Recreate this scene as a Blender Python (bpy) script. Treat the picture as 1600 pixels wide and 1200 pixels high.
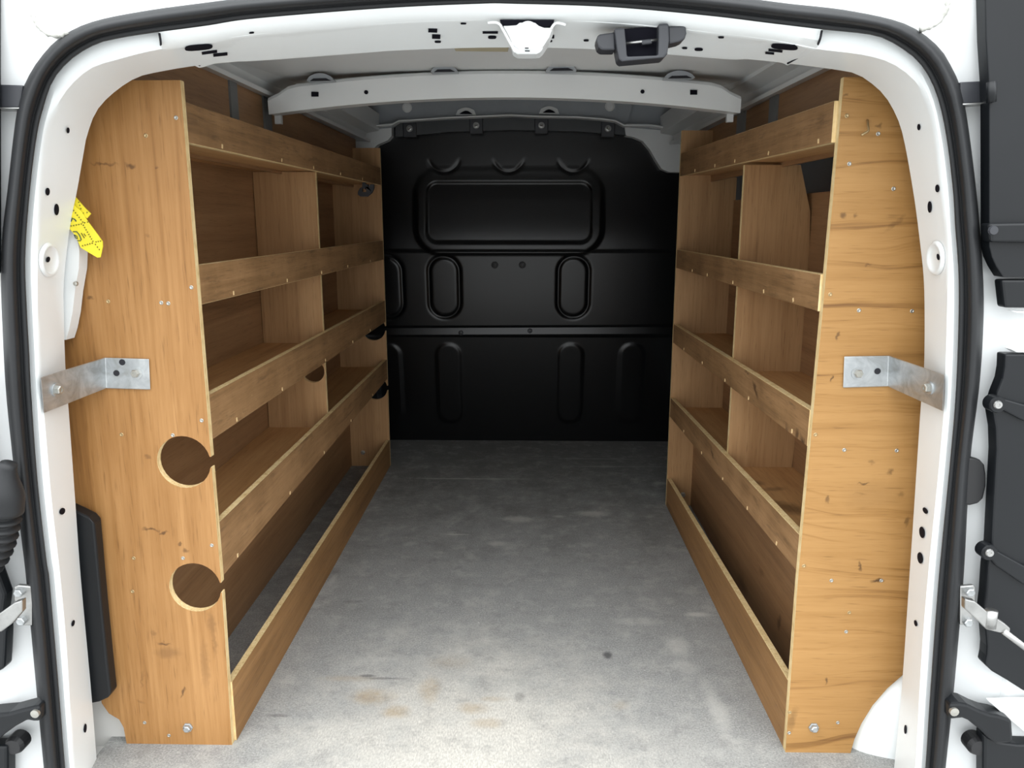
import bpy, bmesh, math, random
from mathutils import Vector, Matrix
random.seed(7)
scene = bpy.context.scene
for o in list(bpy.data.objects): bpy.data.objects.remove(o)

# ------------------------------------------------------------------ camera
FPX = 1230.0                      # focal length in pixels of the 1600 x 1200 frame
TILT = math.atan(257 / FPX)       # looking down
YAW = math.atan(25 / FPX * math.cos(TILT))
HEIGHT = 0.856                    # eye height above the load floor
cam_data = bpy.data.cameras.new('camera'); cam = bpy.data.objects.new('camera', cam_data)
scene.collection.objects.link(cam)
cam.location = (0, 0, HEIGHT); cam.rotation_euler = (math.pi / 2 - TILT, 0, YAW)
cam_data.sensor_width = 36; cam_data.lens = 36 * FPX / 1600; cam_data.clip_start = 0.02
scene.camera = cam

# ------------------------------------------------------------------ world: bright overcast sky
world = bpy.data.worlds.new('overcast'); scene.world = world; world.use_nodes = True
bg = world.node_tree.nodes['Background']
# CIE overcast sky: three times brighter overhead than at the horizon, the same all round
wt = world.node_tree; wc = wt.nodes.new('ShaderNodeTexCoord'); wsep = wt.nodes.new('ShaderNodeSeparateXYZ')
wt.links.new(wc.outputs['Generated'], wsep.inputs[0])
wr = wt.nodes.new('ShaderNodeMapRange'); wr.inputs[1].default_value = 0; wr.inputs[2].default_value = 1
wr.inputs[3].default_value = 1 / 3; wr.inputs[4].default_value = 1.0; wt.links.new(wsep.outputs['Z'], wr.inputs[0])
wm = wt.nodes.new('ShaderNodeMath'); wm.operation = 'MULTIPLY'; wm.inputs[1].default_value = 2.6; wt.links.new(wr.outputs[0], wm.inputs[0])
wt.links.new(wm.outputs[0], bg.inputs['Strength']); bg.inputs['Color'].default_value = (0.95, 0.98, 1.0, 1)

scene.view_settings.view_transform = 'Standard'; scene.view_settings.look = 'None'
scene.view_settings.exposure = 1.12; scene.view_settings.gamma = 1.0
scene.view_settings.use_curve_mapping = False

# ------------------------------------------------------------------ helpers
CR = Vector((math.cos(YAW), math.sin(YAW), 0))
CU = Vector((-math.sin(YAW) * math.sin(TILT), math.cos(YAW) * math.sin(TILT), math.cos(TILT)))
CD = Vector((-math.sin(YAW) * math.cos(TILT), math.cos(YAW) * math.cos(TILT), -math.sin(TILT)))
def ray(u, v): return CR * ((u - 800) / FPX) + CU * ((600 - v) / FPX) + CD
def at(u, v, Y):                  # measured photo point -> metres, at a known depth into the van
    r = ray(u, v); return r * (Y / r.y) + Vector((0, 0, HEIGHT))
def atx(u, v, X):
    r = ray(u, v); return r * (X / r.x) + Vector((0, 0, HEIGHT))
def atz(u, v, Z):
    r = ray(u, v); return r * ((Z - HEIGHT) / r.z) + Vector((0, 0, HEIGHT))

COL = scene.collection
def base_of(parent):
    p = Vector((0, 0, 0))
    while parent: p += parent.location; parent = parent.parent
    return p
def tag(o, label=None, cat=None, group=None, kind=None):
    if label: o['label'] = label
    if cat: o['category'] = cat
    if group: o['group'] = group
    if kind: o['kind'] = kind
    return o
def thing(name, label, cat, loc, group=None):
    o = bpy.data.objects.new(name, None); COL.objects.link(o); o.location = loc; o.empty_display_size = .05
    return tag(o, label, cat, group)
def obj(name, verts, faces, mats, parent=None, smooth=False, midx=None):
    """verts in world metres; one mesh object."""
    verts = [Vector(v) for v in verts]
    if parent: org = base_of(parent)
    else:
        xs = [v.x for v in verts]; ys = [v.y for v in verts]; zs = [v.z for v in verts]
        org = Vector(((min(xs) + max(xs)) / 2, (min(ys) + max(ys)) / 2, min(zs)))
    me = bpy.data.meshes.new(name)
    me.from_pydata([v - org for v in verts], [], faces)
    if not isinstance(mats, (list, tuple)): mats = [mats]
    for m in mats: me.materials.append(m)
    if midx:
        for p, i in zip(me.polygons, midx): p.material_index = i
    if smooth:
        for p in me.polygons: p.use_smooth = True
    bm = bmesh.new(); bm.from_mesh(me); bmesh.ops.recalc_face_normals(bm, faces=bm.faces); bm.to_mesh(me); bm.free()
    o = bpy.data.objects.new(name, me); COL.objects.link(o)
    if parent: o.parent = parent
    else: o.location = org
    return o
def crease(o, ang=28): o.data.set_sharp_from_angle(angle=math.radians(ang)); return o
def struct(o, label=None, cat=None): return tag(o, label, cat, kind='structure')
def bevel(o, w=.002, seg=2, ang=35):
    m = o.modifiers.new('bevel', 'BEVEL'); m.width = w; m.segments = seg; m.limit_method = 'ANGLE'; m.angle_limit = math.radians(ang); return o
def box_vf(a, b):
    x0, y0, z0 = a; x1, y1, z1 = b
    v = [(x0,y0,z0),(x1,y0,z0),(x1,y1,z0),(x0,y1,z0),(x0,y0,z1),(x1,y0,z1),(x1,y1,z1),(x0,y1,z1)]
    f = [(0,3,2,1),(4,5,6,7),(0,1,5,4),(2,3,7,6),(1,2,6,5),(3,0,4,7)]
    return v, f
def box(name, a, b, mats, parent=None, edge_axis=None):
    """edge_axis: thin direction; faces not normal to it get material 1 (ply edge)."""
    v, f = box_vf(a, b); mi = None
    if edge_axis is not None:
        ax = [2, 2, 1, 1, 0, 0]; mi = [0 if ax[i] == edge_axis else 1 for i in range(6)]
    return obj(name, v, f, mats, parent, midx=mi)
def prism(name, outline, d, mats, parent=None, smooth=False):
    """outline: coplanar 3D points; extruded by vector d. Side faces take material 1 if given."""
    n = len(outline); o = [Vector(p) for p in outline]; d = Vector(d)
    v = o + [p + d for p in o]
    f = [tuple(range(n)), tuple(range(2 * n - 1, n - 1, -1))]; mi = [0, 0]
    k = 1 if isinstance(mats, (list, tuple)) and len(mats) > 1 else 0
    for i in range(n):
        j = (i + 1) % n; f.append((i, j, n + j, n + i)); mi.append(k)
    ob = obj(name, v, f, mats, parent, midx=mi)
    bm = bmesh.new(); bm.from_mesh(ob.data)
    bmesh.ops.triangulate(bm, faces=[x for x in bm.faces if len(x.verts) > 4]); bm.to_mesh(ob.data); bm.free()
    return ob
def tube(name, pts, r, mat, parent=None, n=10, cap=True):
    pts = [Vector(p) for p in pts]; rs = r if isinstance(r, (list, tuple)) else [r] * len(pts)
    v, f = [], []; up = Vector((0, 0, 1))
    for i, p in enumerate(pts):
        t = (pts[min(i + 1, len(pts) - 1)] - pts[max(i - 1, 0)]).normalized()
        if abs(t.dot(up)) > .95: up = Vector((1, 0, 0)) if abs(t.x) < .9 else Vector((0, 1, 0))
        a = t.cross(up).normalized(); b = a.cross(t).normalized(); up = b
        for k in range(n):
            w = 2 * math.pi * k / n; v.append(p + (a * math.cos(w) + b * math.sin(w)) * rs[i])
    for i in range(len(pts) - 1):
        for k in range(n):
            k2 = (k + 1) % n; f.append((i*n+k, i*n+k2, (i+1)*n+k2, (i+1)*n+k))
    if cap: f.append(tuple(range(n))); f.append(tuple(range((len(pts)-1)*n, len(pts)*n)))
    return obj(name, v, f, mat, parent, smooth=True)
def lathe_mesh(profile, axis, n=16):
    """profile [(r, h)] round an axis; returns verts, faces about the origin."""
    ax = Vector(axis).normalized(); q = Vector((0, 0, 1)).rotation_difference(ax); v, f = [], []
    for r, h in profile:
        for k in range(n):
            w = 2 * math.pi * k / n; v.append(q @ Vector((r * math.cos(w), r * math.sin(w), h)))
    for i in range(len(profile) - 1):
        for k in range(n):
            k2 = (k + 1) % n; f.append((i*n+k, i*n+k2, (i+1)*n+k2, (i+1)*n+k))
    f.append(tuple(range((len(profile)-1)*n, len(profile)*n))); f.append(tuple(range(n)))
    return v, f
_cache = {}
def stamp(name, key, profile, axis, mat, pos, parent, n=14, smooth=False):
    """small turned piece with shared mesh data, put at world pos."""
    k = (key, mat.name)
    if k not in _cache:
        v, f = lathe_mesh(profile, axis, n); me = bpy.data.meshes.new(name)
        me.from_pydata(v, [], f); me.materials.append(mat)
        bm = bmesh.new(); bm.from_mesh(me); bmesh.ops.recalc_face_normals(bm, faces=bm.faces); bm.to_mesh(me); bm.free()
        _cache[k] = me
    o = bpy.data.objects.new(name, _cache[k]); COL.objects.link(o); o.parent = parent
    o.location = Vector(pos) - base_of(parent); return o
def resample(pts, n):
    """Catmull-Rom smoothed, equal arc length."""
    P = [Vector(p) for p in pts]; out = []
    for i in range(len(P) - 1):
        p0, p1, p2, p3 = P[max(i-1, 0)], P[i], P[i+1], P[min(i+2, len(P)-1)]
        for s in range(12):
            t = s / 12
            out.append(.5 * ((2*p1) + (p2-p0)*t + (2*p0-5*p1+4*p2-p3)*t*t + (3*p1-p0-3*p2+p3)*t**3))
    out.append(P[-1]); L = [0]
    for a, b in zip(out, out[1:]): L.append(L[-1] + (b - a).length)
    res = []; j = 0
    for k in range(n):
        s = L[-1] * k / (n - 1)
        while j < len(L) - 2 and L[j+1] < s: j += 1
        w = (s - L[j]) / max(L[j+1] - L[j], 1e-9); res.append(out[j].lerp(out[j+1], min(max(w, 0), 1)))
    return res
def loft(name, rows, mats, parent=None, closed=False, smooth=True):
    n = len(rows[0]); v = [p for r in rows for p in r]; f = []
    m = len(rows)
    for i in range(m if closed else m - 1):
        a = i * n; b = ((i + 1) % m) * n
        for k in range(n - 1): f.append((a+k, a+k+1, b+k+1, b+k))
    return obj(name, v, f, mats, parent, smooth=smooth)

# ------------------------------------------------------------------ materials
def new_mat(name):
    m = bpy.data.materials.new(name); m.use_nodes = True; nt = m.node_tree
    return m, nt, nt.nodes['Principled BSDF']
def srgb(r, g, b):
    f = lambda c: (c/255/12.92) if c/255 <= .04045 else ((c/255+.055)/1.055)**2.4
    return (f(r), f(g), f(b), 1)
def node(nt, t, **kw):
    n = nt.nodes.new(t)
    for k, v in kw.items(): setattr(n, k, v)
    return n
def noise(nt, vec, scale, detail=4, rough=.55, dist=0):
    n = node(nt, 'ShaderNodeTexNoise'); n.inputs['Scale'].default_value = scale; n.inputs['Detail'].default_value = detail
    n.inputs['Roughness'].default_value = rough; n.inputs['Distortion'].default_value = dist
    if vec: nt.links.new(vec, n.inputs['Vector'])
    return n.outputs['Fac']
def ramp(nt, fac, stops):
    n = node(nt, 'ShaderNodeValToRGB'); e = n.color_ramp.elements
    while len(e) < len(stops): e.new(.5)
    for el, (p, c) in zip(e, stops): el.position = p; el.color = c if len(c) == 4 else (*c, 1)
    nt.links.new(fac, n.inputs['Fac']); return n.outputs['Color']
def mixc(nt, fac, a, b, mode='MIX'):
    n = node(nt, 'ShaderNodeMix', data_type='RGBA', blend_type=mode)
    for s, x in ((0, fac), (6, a), (7, b)):
        if hasattr(x, 'links') or hasattr(x, 'is_linked'): nt.links.new(x, n.inputs[s])
        else: n.inputs[s].default_value = x
    return n.outputs[2]
def mth(nt, op, a, b=0.0, clamp=False):
    n = node(nt, 'ShaderNodeMath', operation=op, use_clamp=clamp)
    for s, x in ((0, a), (1, b)):
        if hasattr(x, 'is_linked'): nt.links.new(x, n.inputs[s])
        else: n.inputs[s].default_value = x
    return n.outputs[0]
def objcoord(nt, jitter=False):
    tc = node(nt, 'ShaderNodeTexCoord'); v = tc.outputs['Object']
    if jitter:
        oi = node(nt, 'ShaderNodeObjectInfo'); a = node(nt, 'ShaderNodeVectorMath', operation='ADD')
        mm = mth(nt, 'MULTIPLY', oi.outputs['Random'], 7.0)
        nt.links.new(v, a.inputs[0]); nt.links.new(mm, a.inputs[1]); v = a.outputs[0]
    return v
def scaled(nt, vec, sc, loc=(0, 0, 0), rot=(0, 0, 0), typ='POINT'):
    m = node(nt, 'ShaderNodeMapping', vector_type=typ); nt.links.new(vec, m.inputs['Vector'])
    m.inputs['Scale'].default_value = sc; m.inputs['Location'].default_value = loc; m.inputs['Rotation'].default_value = rot
    return m.outputs['Vector']
def bump(nt, bsdf, h, strength=.2, dist=.002):
    b = node(nt, 'ShaderNodeBump'); b.inputs['Strength'].default_value = strength; b.inputs['Distance'].default_value = dist
    nt.links.new(h, b.inputs['Height']); nt.links.new(b.outputs['Normal'], bsdf.inputs['Normal'])
def marks_mask(nt, vec, marks, wob=.004):
    """stains: (x, y, z centre in object space, rx, ry, rz radii, angle about Y, strength)"""
    nz = node(nt, 'ShaderNodeTexNoise'); nz.inputs['Scale'].default_value = 90; nt.links.new(vec, nz.inputs['Vector'])
    sub = node(nt, 'ShaderNodeVectorMath', operation='SUBTRACT'); nt.links.new(nz.outputs['Color'], sub.inputs[0]); sub.inputs[1].default_value = (.5,)*3
    mul = node(nt, 'ShaderNodeVectorMath', operation='SCALE'); nt.links.new(sub.outputs[0], mul.inputs[0]); mul.inputs['Scale'].default_value = wob*4
    add = node(nt, 'ShaderNodeVectorMath', operation='ADD'); nt.links.new(vec, add.inputs[0]); nt.links.new(mul.outputs[0], add.inputs[1])
    acc = None
    for (c, r, ang, s) in marks:
        p = scaled(nt, add.outputs[0], r, c, ang, 'TEXTURE')
        ln = node(nt, 'ShaderNodeVectorMath', operation='LENGTH'); nt.links.new(p, ln.inputs[0])
        mr = node(nt, 'ShaderNodeMapRange'); mr.inputs[1].default_value = 1.1; mr.inputs[2].default_value = .35
        mr.inputs[3].default_value = 0; mr.inputs[4].default_value = s; nt.links.new(ln.outputs['Value'], mr.inputs[0])
        acc = mr.outputs[0] if acc is None else mth(nt, 'MAXIMUM', acc, mr.outputs[0])
    return acc

def plain(name, col, rough=.5, metal=0, spec=.5, vary=0.0, vscale=6, bmp=0, bscale=300, coat=0):
    m, nt, b = new_mat(name); b.inputs['Roughness'].default_value = rough; b.inputs['Metallic'].default_value = metal
    b.inputs['Specular IOR Level'].default_value = spec; b.inputs['Coat Weight'].default_value = coat
    v = objcoord(nt)
    if vary:
        f = noise(nt, v, vscale, 5)
        lo = tuple(c * (1 - vary) for c in col[:3]); hi = tuple(min(1, c * (1 + vary)) for c in col[:3])
        nt.links.new(ramp(nt, f, [(.3, lo), (.7, hi)]), b.inputs['Base Color'])
    else: b.inputs['Base Color'].default_value = col
    if bmp: bump(nt, b, noise(nt, v, bscale, 2), bmp, .001)
    return m
def wood(name, grain, light, mid, dark, marks=None, flame=False, wear=0.0, blotch=.25, rough=.5, streak=1.0):
    """plywood veneer; grain = axis index that the fibres run along"""
    m, nt, b = new_mat(name); b.inputs['Roughness'].default_value = rough; b.inputs['Specular IOR Level'].default_value = .35
    raw = objcoord(nt); v = objcoord(nt, True)
    s = [26.0, 26.0, 26.0]; s[grain] = 1.3
    f1 = noise(nt, scaled(nt, v, s), 1.0, 6, .6, .6)
    s2 = [150.0, 150.0, 150.0]; s2[grain] = 4.0
    f2 = noise(nt, scaled(nt, v, s2), 1.0, 4, .6)
    s3 = [420.0, 420.0, 420.0]; s3[grain] = 22.0
    f3 = noise(nt, scaled(nt, v, s3), 1.0, 2, .5)
    blot = noise(nt, v, 3.2 if blotch < .3 else 9, 4, .6)
    mix = mth(nt, 'ADD', mth(nt, 'MULTIPLY', f1, .62*streak), mth(nt, 'MULTIPLY', f2, .3*streak))
    mix = mth(nt, 'ADD', mix, mth(nt, 'MULTIPLY', f3, .1)); mix = mth(nt, 'ADD', mix, mth(nt, 'MULTIPLY', blot, blotch))
    mix = mth(nt, 'SUBTRACT', mix, .5 * (.92*streak + .10 + blotch) - .5)
    if flame:                                   # wandering flat-sawn figure
        wz = mth(nt, 'MULTIPLY', mth(nt, 'SUBTRACT', noise(nt, scaled(nt, v, (2.2, 1, 4.5)), 1.0, 2, .5), .5), .16)
        cx = node(nt, 'ShaderNodeCombineXYZ'); nt.links.new(wz, cx.inputs['Z'])
        ad = node(nt, 'ShaderNodeVectorMath', operation='ADD'); nt.links.new(v, ad.inputs[0]); nt.links.new(cx.outputs[0], ad.inputs[1])
        fg = noise(nt, scaled(nt, ad.outputs[0], (1.1, 1.1, 62)), 1.0, 5, .62, .25)
        fl_ = ramp(nt, fg, [(.30, (1,)*3), (.46, (0,)*3)])
        mix = mth(nt, 'SUBTRACT', mix, mth(nt, 'MULTIPLY', fl_, .27))
    c = ramp(nt, mix, [(.24, dark), (.44, mid), (.68, light)])
    pores = ramp(nt, f3, [(.25, (1, 1, 1)), (.38, (0, 0, 0))])
    c = mixc(nt, mth(nt, 'MULTIPLY', pores, .35), c, tuple(x*.55 for x in dark[:3]) + (1,))
    if wear:
        wn = noise(nt, scaled(nt, v, (9, 9, 60)), 1.0, 5, .7)
        wr = ramp(nt, wn, [(.56, (0, 0, 0)), (.72, (1, 1, 1))])
        c = mixc(nt, mth(nt, 'MULTIPLY', wr, wear), c, srgb(74, 56, 38))
        sc = noise(nt, scaled(nt, v, (40, 55, 240), rot=(.5, .2, .7)), 1.0, 3, .6)
        sr = ramp(nt, sc, [(.68, (0, 0, 0)), (.74, (1, 1, 1))])
        c = mixc(nt, mth(nt, 'MULTIPLY', sr, .35), c, srgb(205, 170, 120))
    if marks: c = mixc(nt, marks_mask(nt, raw, marks), c, srgb(58, 36, 20))
    nt.links.new(c, b.inputs['Base Color'])
    bump(nt, b, mth(nt, 'ADD', f2, f3), .12, .001)
    return m
L0 = Vector((-.485, 1.15, 0)); R0 = Vector((.426, 1.15, 0))
def mk(u, v, rx, rz, ang, s, org):         # a stain on an end panel, measured in the photo
    p = at(u, v, 1.15) - org; k = 1.15 / 1230
    return ((p.x, p.y, p.z), (rx*k, .05, rz*k), (0, math.radians(ang), 0), s)
LM = [mk(163,256,24,3,4,.5,L0), mk(204,258,9,5,0,.65,L0), mk(243,260,3,3,0,.5,L0), mk(142,466,6,4,0,.6,L0), mk(231,369,6,3,30,.25,L0),
      mk(237,827,16,3,0,.7,L0), mk(255,832,9,2.5,0,.7,L0), mk(290,860,8,5,35,.55,L0), mk(281,850,3,2,0,.6,L0), mk(256,1005,14,3,5,.7,L0),
      mk(240,990,6,8,0,.3,L0), mk(286,1082,3,14,25,.7,L0), mk(262,1020,28,12,0,.28,L0), mk(219,1165,6,5,0,.8,L0), mk(335,1005,4,30,0,.25,L0),
      mk(320,1040,9,50,0,.22,L0), mk(331,975,8,26,0,.28,L0), mk(220,1095,9,4,30,.25,L0), mk(230,714,6,4,0,.35,L0), mk(222,1062,3,20,8,.25,L0)]
RM = [mk(1318,337,6,5,0,.6,R0), mk(1337,337,4,5,0,.5,R0), mk(1309,525,3,8,0,.6,R0), mk(1298,592,2,8,0,.7,R0), mk(1350,755,13,2.5,-6,.7,R0),
      mk(1392,736,7,5,-40,.5,R0), mk(1407,773,9,7,0,.35,R0), mk(1361,722,6,5,0,.35,R0), mk(1293,780,4,7,0,.55,R0), mk(1345,772,16,3,0,.3,R0),
      mk(1417,815,4,9,15,.5,R0), mk(1343,885,3,10,0,.7,R0), mk(1370,907,14,4,-8,.85,R0), mk(1291,1063,2,8,0,.7,R0), mk(1237,1125,9,26,10,.35,R0),
      mk(1360,775,50,30,0,.12,R0), mk(1322,150,6,4,0,.5,R0), mk(1371,196,6,4,0,.5,R0), mk(1400,348,20,4,-40,.3,R0), mk(1357,413,7,2,0,.4,R0)]
WL, WM_, WD = srgb(174, 130, 81), srgb(149, 106, 59), srgb(110, 72, 38)
M = {}
M['wood_left_end'] = wood('veneer_upright', 2, WL, WM_, WD, LM, streak=1.05, blotch=.29)
M['wood_right_end'] = wood('veneer_flame', 0, srgb(181, 139, 86), srgb(158, 117, 66), srgb(114, 78, 41), RM, flame=True, streak=.55)
M['wood_up'] = wood('veneer_divider', 2, srgb(184, 146, 104), srgb(162, 124, 84), srgb(124, 90, 58), streak=1.0)
RB = [((.077, .199, .065), (.03, .014, .018), (0, 0, 0), .75), ((.077, .288, .075), (.03, .012, .02), (.4, 0, 0), .7), ((.077, .12, .03), (.03, .05, .04), (0, 0, 0), .6), ((.077, .55, .03), (.03, .05, .02), (0, 0, 0), .5), ((.077, .42, .12), (.03, .02, .01), (0, 0, 0), .4)]
M['wood_back'] = wood('veneer_back', 1, srgb(168, 130, 92), srgb(144, 108, 74), srgb(108, 78, 52), RB)
M['wood_lip'] = wood('veneer_lip', 1, srgb(168, 130, 90), srgb(140, 106, 70), srgb(98, 72, 48), wear=.5, rough=.6, blotch=.5)
LPM = [((0, .032, .518), (.03, .016, .010), (.5, 0, 0), .9), ((0, .060, .523), (.03, .008, .014), (.3, 0, 0), .7), ((0, .108, .520), (.03, .010, .008), (.5, 0, 0), .6), ((0, .297, .545), (.03, .03, .008), (.5, 0, 0), .7), ((0, .60, .330), (.03, .02, .006), (.5, 0, 0), .7), ((0, .36, .565), (.03, .02, .004), (0, 0, 0), .6)]
M['wood_lip_stained'] = wood('veneer_lip_stained', 1, srgb(168, 130, 90), srgb(140, 106, 70), srgb(98, 72, 48), marks=LPM, wear=.5, rough=.6, blotch=.5)
M['wood_lip_low'] = wood('veneer_kick', 1, srgb(166, 124, 78), srgb(139, 101, 59), srgb(97, 68, 39), wear=.25, rough=.55)
SM = [((.039, .39, .335), (.022, .022, .04), (0, 0, .6), .55), ((.066, .35, .335), (.03, .014, .04), (0, 0, .3), .45), ((.060, .235, .335), (.030, .05, .04), (0, 0, .5), .65), ((.042, .265, .335), (.02, .02, .04), (0, 0, .2), .55)]
M['wood_shelf'] = wood('veneer_shelf', 1, srgb(204, 162, 112), srgb(182, 139, 91), srgb(140, 101, 63), SM)
def ply_edge():
    m, nt, b = new_mat('plywood_edge'); b.inputs['Roughness'].default_value = .7
    v = objcoord(nt, True); f = noise(nt, scaled(nt, v, (300, 300, 8)), 1, 4, .6); g = noise(nt, scaled(nt, v, (60, 60, 60)), 1, 4)
    c = ramp(nt, mth(nt, 'ADD', mth(nt, 'MULTIPLY', f, .6), mth(nt, 'MULTIPLY', g, .4)), [(.28, srgb(176, 136, 86)), (.48, srgb(222, 194, 140)), (.75, srgb(242, 224, 180))])
    nt.links.new(c, b.inputs['Base Color']); return m
M['edge'] = ply_edge()
def white_paint(name, col, rough, dirt=0.0):
    m, nt, b = new_mat(name); b.inputs['Roughness'].default_value = rough; b.inputs['Coat Weight'].default_value = .25; b.inputs['Coat Roughness'].default_value = .15
    v = objcoord(nt); f = noise(nt, v, 2.5, 4)
    c = ramp(nt, f, [(.3, tuple(x*.95 for x in col[:3])), (.7, col)])
    if dirt:
        s = noise(nt, scaled(nt, v, (1, 1, 1)), 140, 4, .7); c = mixc(nt, mth(nt, 'MULTIPLY', ramp(nt, s, [(.68, (0,)*3), (.78, (1,)*3)]), dirt), c, (.25, .22, .18, 1))
    nt.links.new(c, b.inputs['Base Color']); return m
M['white'] = white_paint('white_body_paint', (.84, .86, .86), .3)
M['jamb'] = white_paint('white_jamb_paint', (.81, .84, .84), .38, .15)
M['primer'] = white_paint('grey_white_primer', (.72, .735, .73), .45)
M['sill'] = white_paint('dirty_white_sill', (.74, .73, .70), .5, .9)
M['rubber'] = plain('black_rubber', (.014, .015, .0165, 1), .55, spec=.4, vary=.2, bmp=.1, bscale=200)
M['plastic'] = plain('black_plastic', (.006, .0072, .0088, 1), .42, spec=.35, vary=.15)
M['plastic_grey'] = plain('charcoal_plastic', (.034, .036, .042, 1), .42, vary=.1)
M['dark'] = plain('dark_void', (.006, .006, .010, 1), .8, spec=.1)
M['hollow'] = plain('dark_recess', (.03, .03, .034, 1), .8, spec=.1)
M['steel'] = plain('dull_steel', (.42, .42, .41, 1), .38, metal=1, vary=.2, vscale=40)
def zinc():
    m, nt, b = new_mat('zinc_plate'); b.inputs['Metallic'].default_value = .85
    v = objcoord(nt); f = noise(nt, v, 28, 6, .65, 1.0); g = noise(nt, scaled(nt, v, (30, 30, 200), rot=(.3, .8, .1)), 1, 5, .7)
    nt.links.new(ramp(nt, f, [(.25, (.30, .30, .28)), (.5, (.46, .48, .49)), (.75, (.62, .64, .64))]), b.inputs['Base Color'])
    nt.links.new(ramp(nt, g, [(.3, (.32,)*3), (.7, (.52,)*3)]), b.inputs['Roughness']); bump(nt, b, f, .05); return m
M['zinc'] = zinc()
M['screw'] = plain('screw_zinc', (.44, .43, .39, 1), .35, metal=.8)
M['brass'] = plain('screw_brass', (.46, .34, .18, 1), .4, metal=.8)
M['chip'] = plain('raw_wood_chip', srgb(226, 196, 146), .8)
M['wall_metal'] = plain('side_panel_metal', (.30, .32, .34, 1), .4, vary=.1)
M['strip'] = plain('grey_strip', (.17, .175, .175, 1), .5, vary=.15)
def bulkhead_mat():
    m, nt, b = new_mat('black_bulkhead'); b.inputs['Specular IOR Level'].default_value = .42
    b.inputs['Base Color'].default_value = (.0028, .0031, .0036, 1); b.inputs['Roughness'].default_value = .26; return m
M['bulkhead'] = bulkhead_mat()
M['bulk_strip'] = plain('bulkhead_flange', (.05, .054, .058, 1), .45, vary=.1)
def floor_mat():
    m, nt, b = new_mat('worn_grey_floor'); b.inputs['Roughness'].default_value = .62; b.inputs['Specular IOR Level'].default_value = .35
    g = node(nt, 'ShaderNodeNewGeometry'); v = g.outputs['Position']
    fine = noise(nt, v, 420, 3, .7); med = noise(nt, v, 38, 5, .65); big = noise(nt, v, 3.0, 4, .6)
    c = ramp(nt, fine, [(.30, (.07, .072, .072)), (.5, (.165, .165, .16)), (.72, (.38, .378, .36))])
    c = mixc(nt, mth(nt, 'MULTIPLY', ramp(nt, med, [(.42, (0,)*3), (.75, (1,)*3)]), .3), c, (.22, .217, .205, 1))
    # pale dust wear where goods are slid in; broad zone also paints light falloff
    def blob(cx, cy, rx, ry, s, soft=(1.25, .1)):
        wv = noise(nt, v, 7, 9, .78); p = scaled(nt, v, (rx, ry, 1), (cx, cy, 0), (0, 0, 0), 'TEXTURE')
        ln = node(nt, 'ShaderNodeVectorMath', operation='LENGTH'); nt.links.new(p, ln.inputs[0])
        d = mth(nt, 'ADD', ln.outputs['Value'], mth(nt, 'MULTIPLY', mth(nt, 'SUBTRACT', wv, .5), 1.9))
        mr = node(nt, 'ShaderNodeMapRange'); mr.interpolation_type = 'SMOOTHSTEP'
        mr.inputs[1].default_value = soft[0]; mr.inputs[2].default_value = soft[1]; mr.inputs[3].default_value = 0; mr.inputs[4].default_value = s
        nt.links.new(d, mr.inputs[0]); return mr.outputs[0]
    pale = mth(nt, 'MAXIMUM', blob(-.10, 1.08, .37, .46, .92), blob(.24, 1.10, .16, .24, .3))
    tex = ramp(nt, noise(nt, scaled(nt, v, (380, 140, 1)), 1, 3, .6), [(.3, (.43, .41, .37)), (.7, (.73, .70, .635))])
    dust_falloff = blob(-.03, .98, 1.05, 1.55, .74, (1.25, .5))  # part dust, part painted light falloff: paler at the door, darker towards the bulkhead
    c = mixc(nt, dust_falloff, c, ramp(nt, noise(nt, v, 300, 4, .7), [(.3, (.19, .194, .192)), (.52, (.365, .37, .362)), (.75, (.60, .60, .575))]))
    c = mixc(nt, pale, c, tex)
    br = None
    for (u, w, rx, ry, s) in [(580,1090,.045,.03,.7), (618,1112,.03,.022,.7), (672,1078,.022,.05,.55), (738,1106,.03,.02,.6), (758,1130,.03,.015,.5), (545,1060,.06,.012,.35), (700,1035,.05,.03,.3), (970,1102,.018,.02,.35), (768,1092,.03,.01,.4)]:
        p = atz(u, w, 0); q = blob(p.x, p.y, rx, ry, s, (1.2, .2)); br = q if br is None else mth(nt, 'MAXIMUM', br, q)
    c = mixc(nt, mth(nt, 'MULTIPLY', br, mth(nt, 'ADD', noise(nt, v, 60, 4, .7), .25)), c, (.37, .27, .15, 1))
    dk = None
    for (u, w, rx, ry, s) in [(950,1024,.012,.018,.8), (575,1056,.02,.006,.6), (603,1060,.05,.005,.5), (812,1088,.012,.02,.4), (435,1118,.03,.006,.5), (550,940,.03,.01,.35)]:
        p = atz(u, w, 0); q = blob(p.x, p.y, rx, ry, s, (1.1, .3)); dk = q if dk is None else mth(nt, 'MAXIMUM', dk, q)
    c = mixc(nt, dk, c, (.06, .06, .065, 1))
    lt = None
    for (u, w, rx, ry, s) in [(810,811,.05,.03,.5), (922,803,.06,.03,.5), (873,807,.02,.012,.45), (1060,1010,.03,.05,.4), (1088,960,.03,.012,.6), (715,835,.05,.006,.6), (778,849,.03,.02,.4), (1000,970,.06,.02,.35), (720,748,.22,.008,.5), (940,717,.2,.006,.35), (960,729,.2,.006,.3), (1120,1110,.02,.1,.45), (1032,755,.03,.02,.4), (640,850,.02,.02,.3), (1070,1040,.03,.03,.35), (520,905,.01,.04,.3)]:
        p = atz(u, w, 0); q = blob(p.x, p.y, rx, ry, s, (1.2, .2)); lt = q if lt is None else mth(nt, 'MAXIMUM', lt, q)
    c = mixc(nt, lt, c, (.62, .61, .57, 1))
    grit = noise(nt, v, 16, 8, .75)
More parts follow.
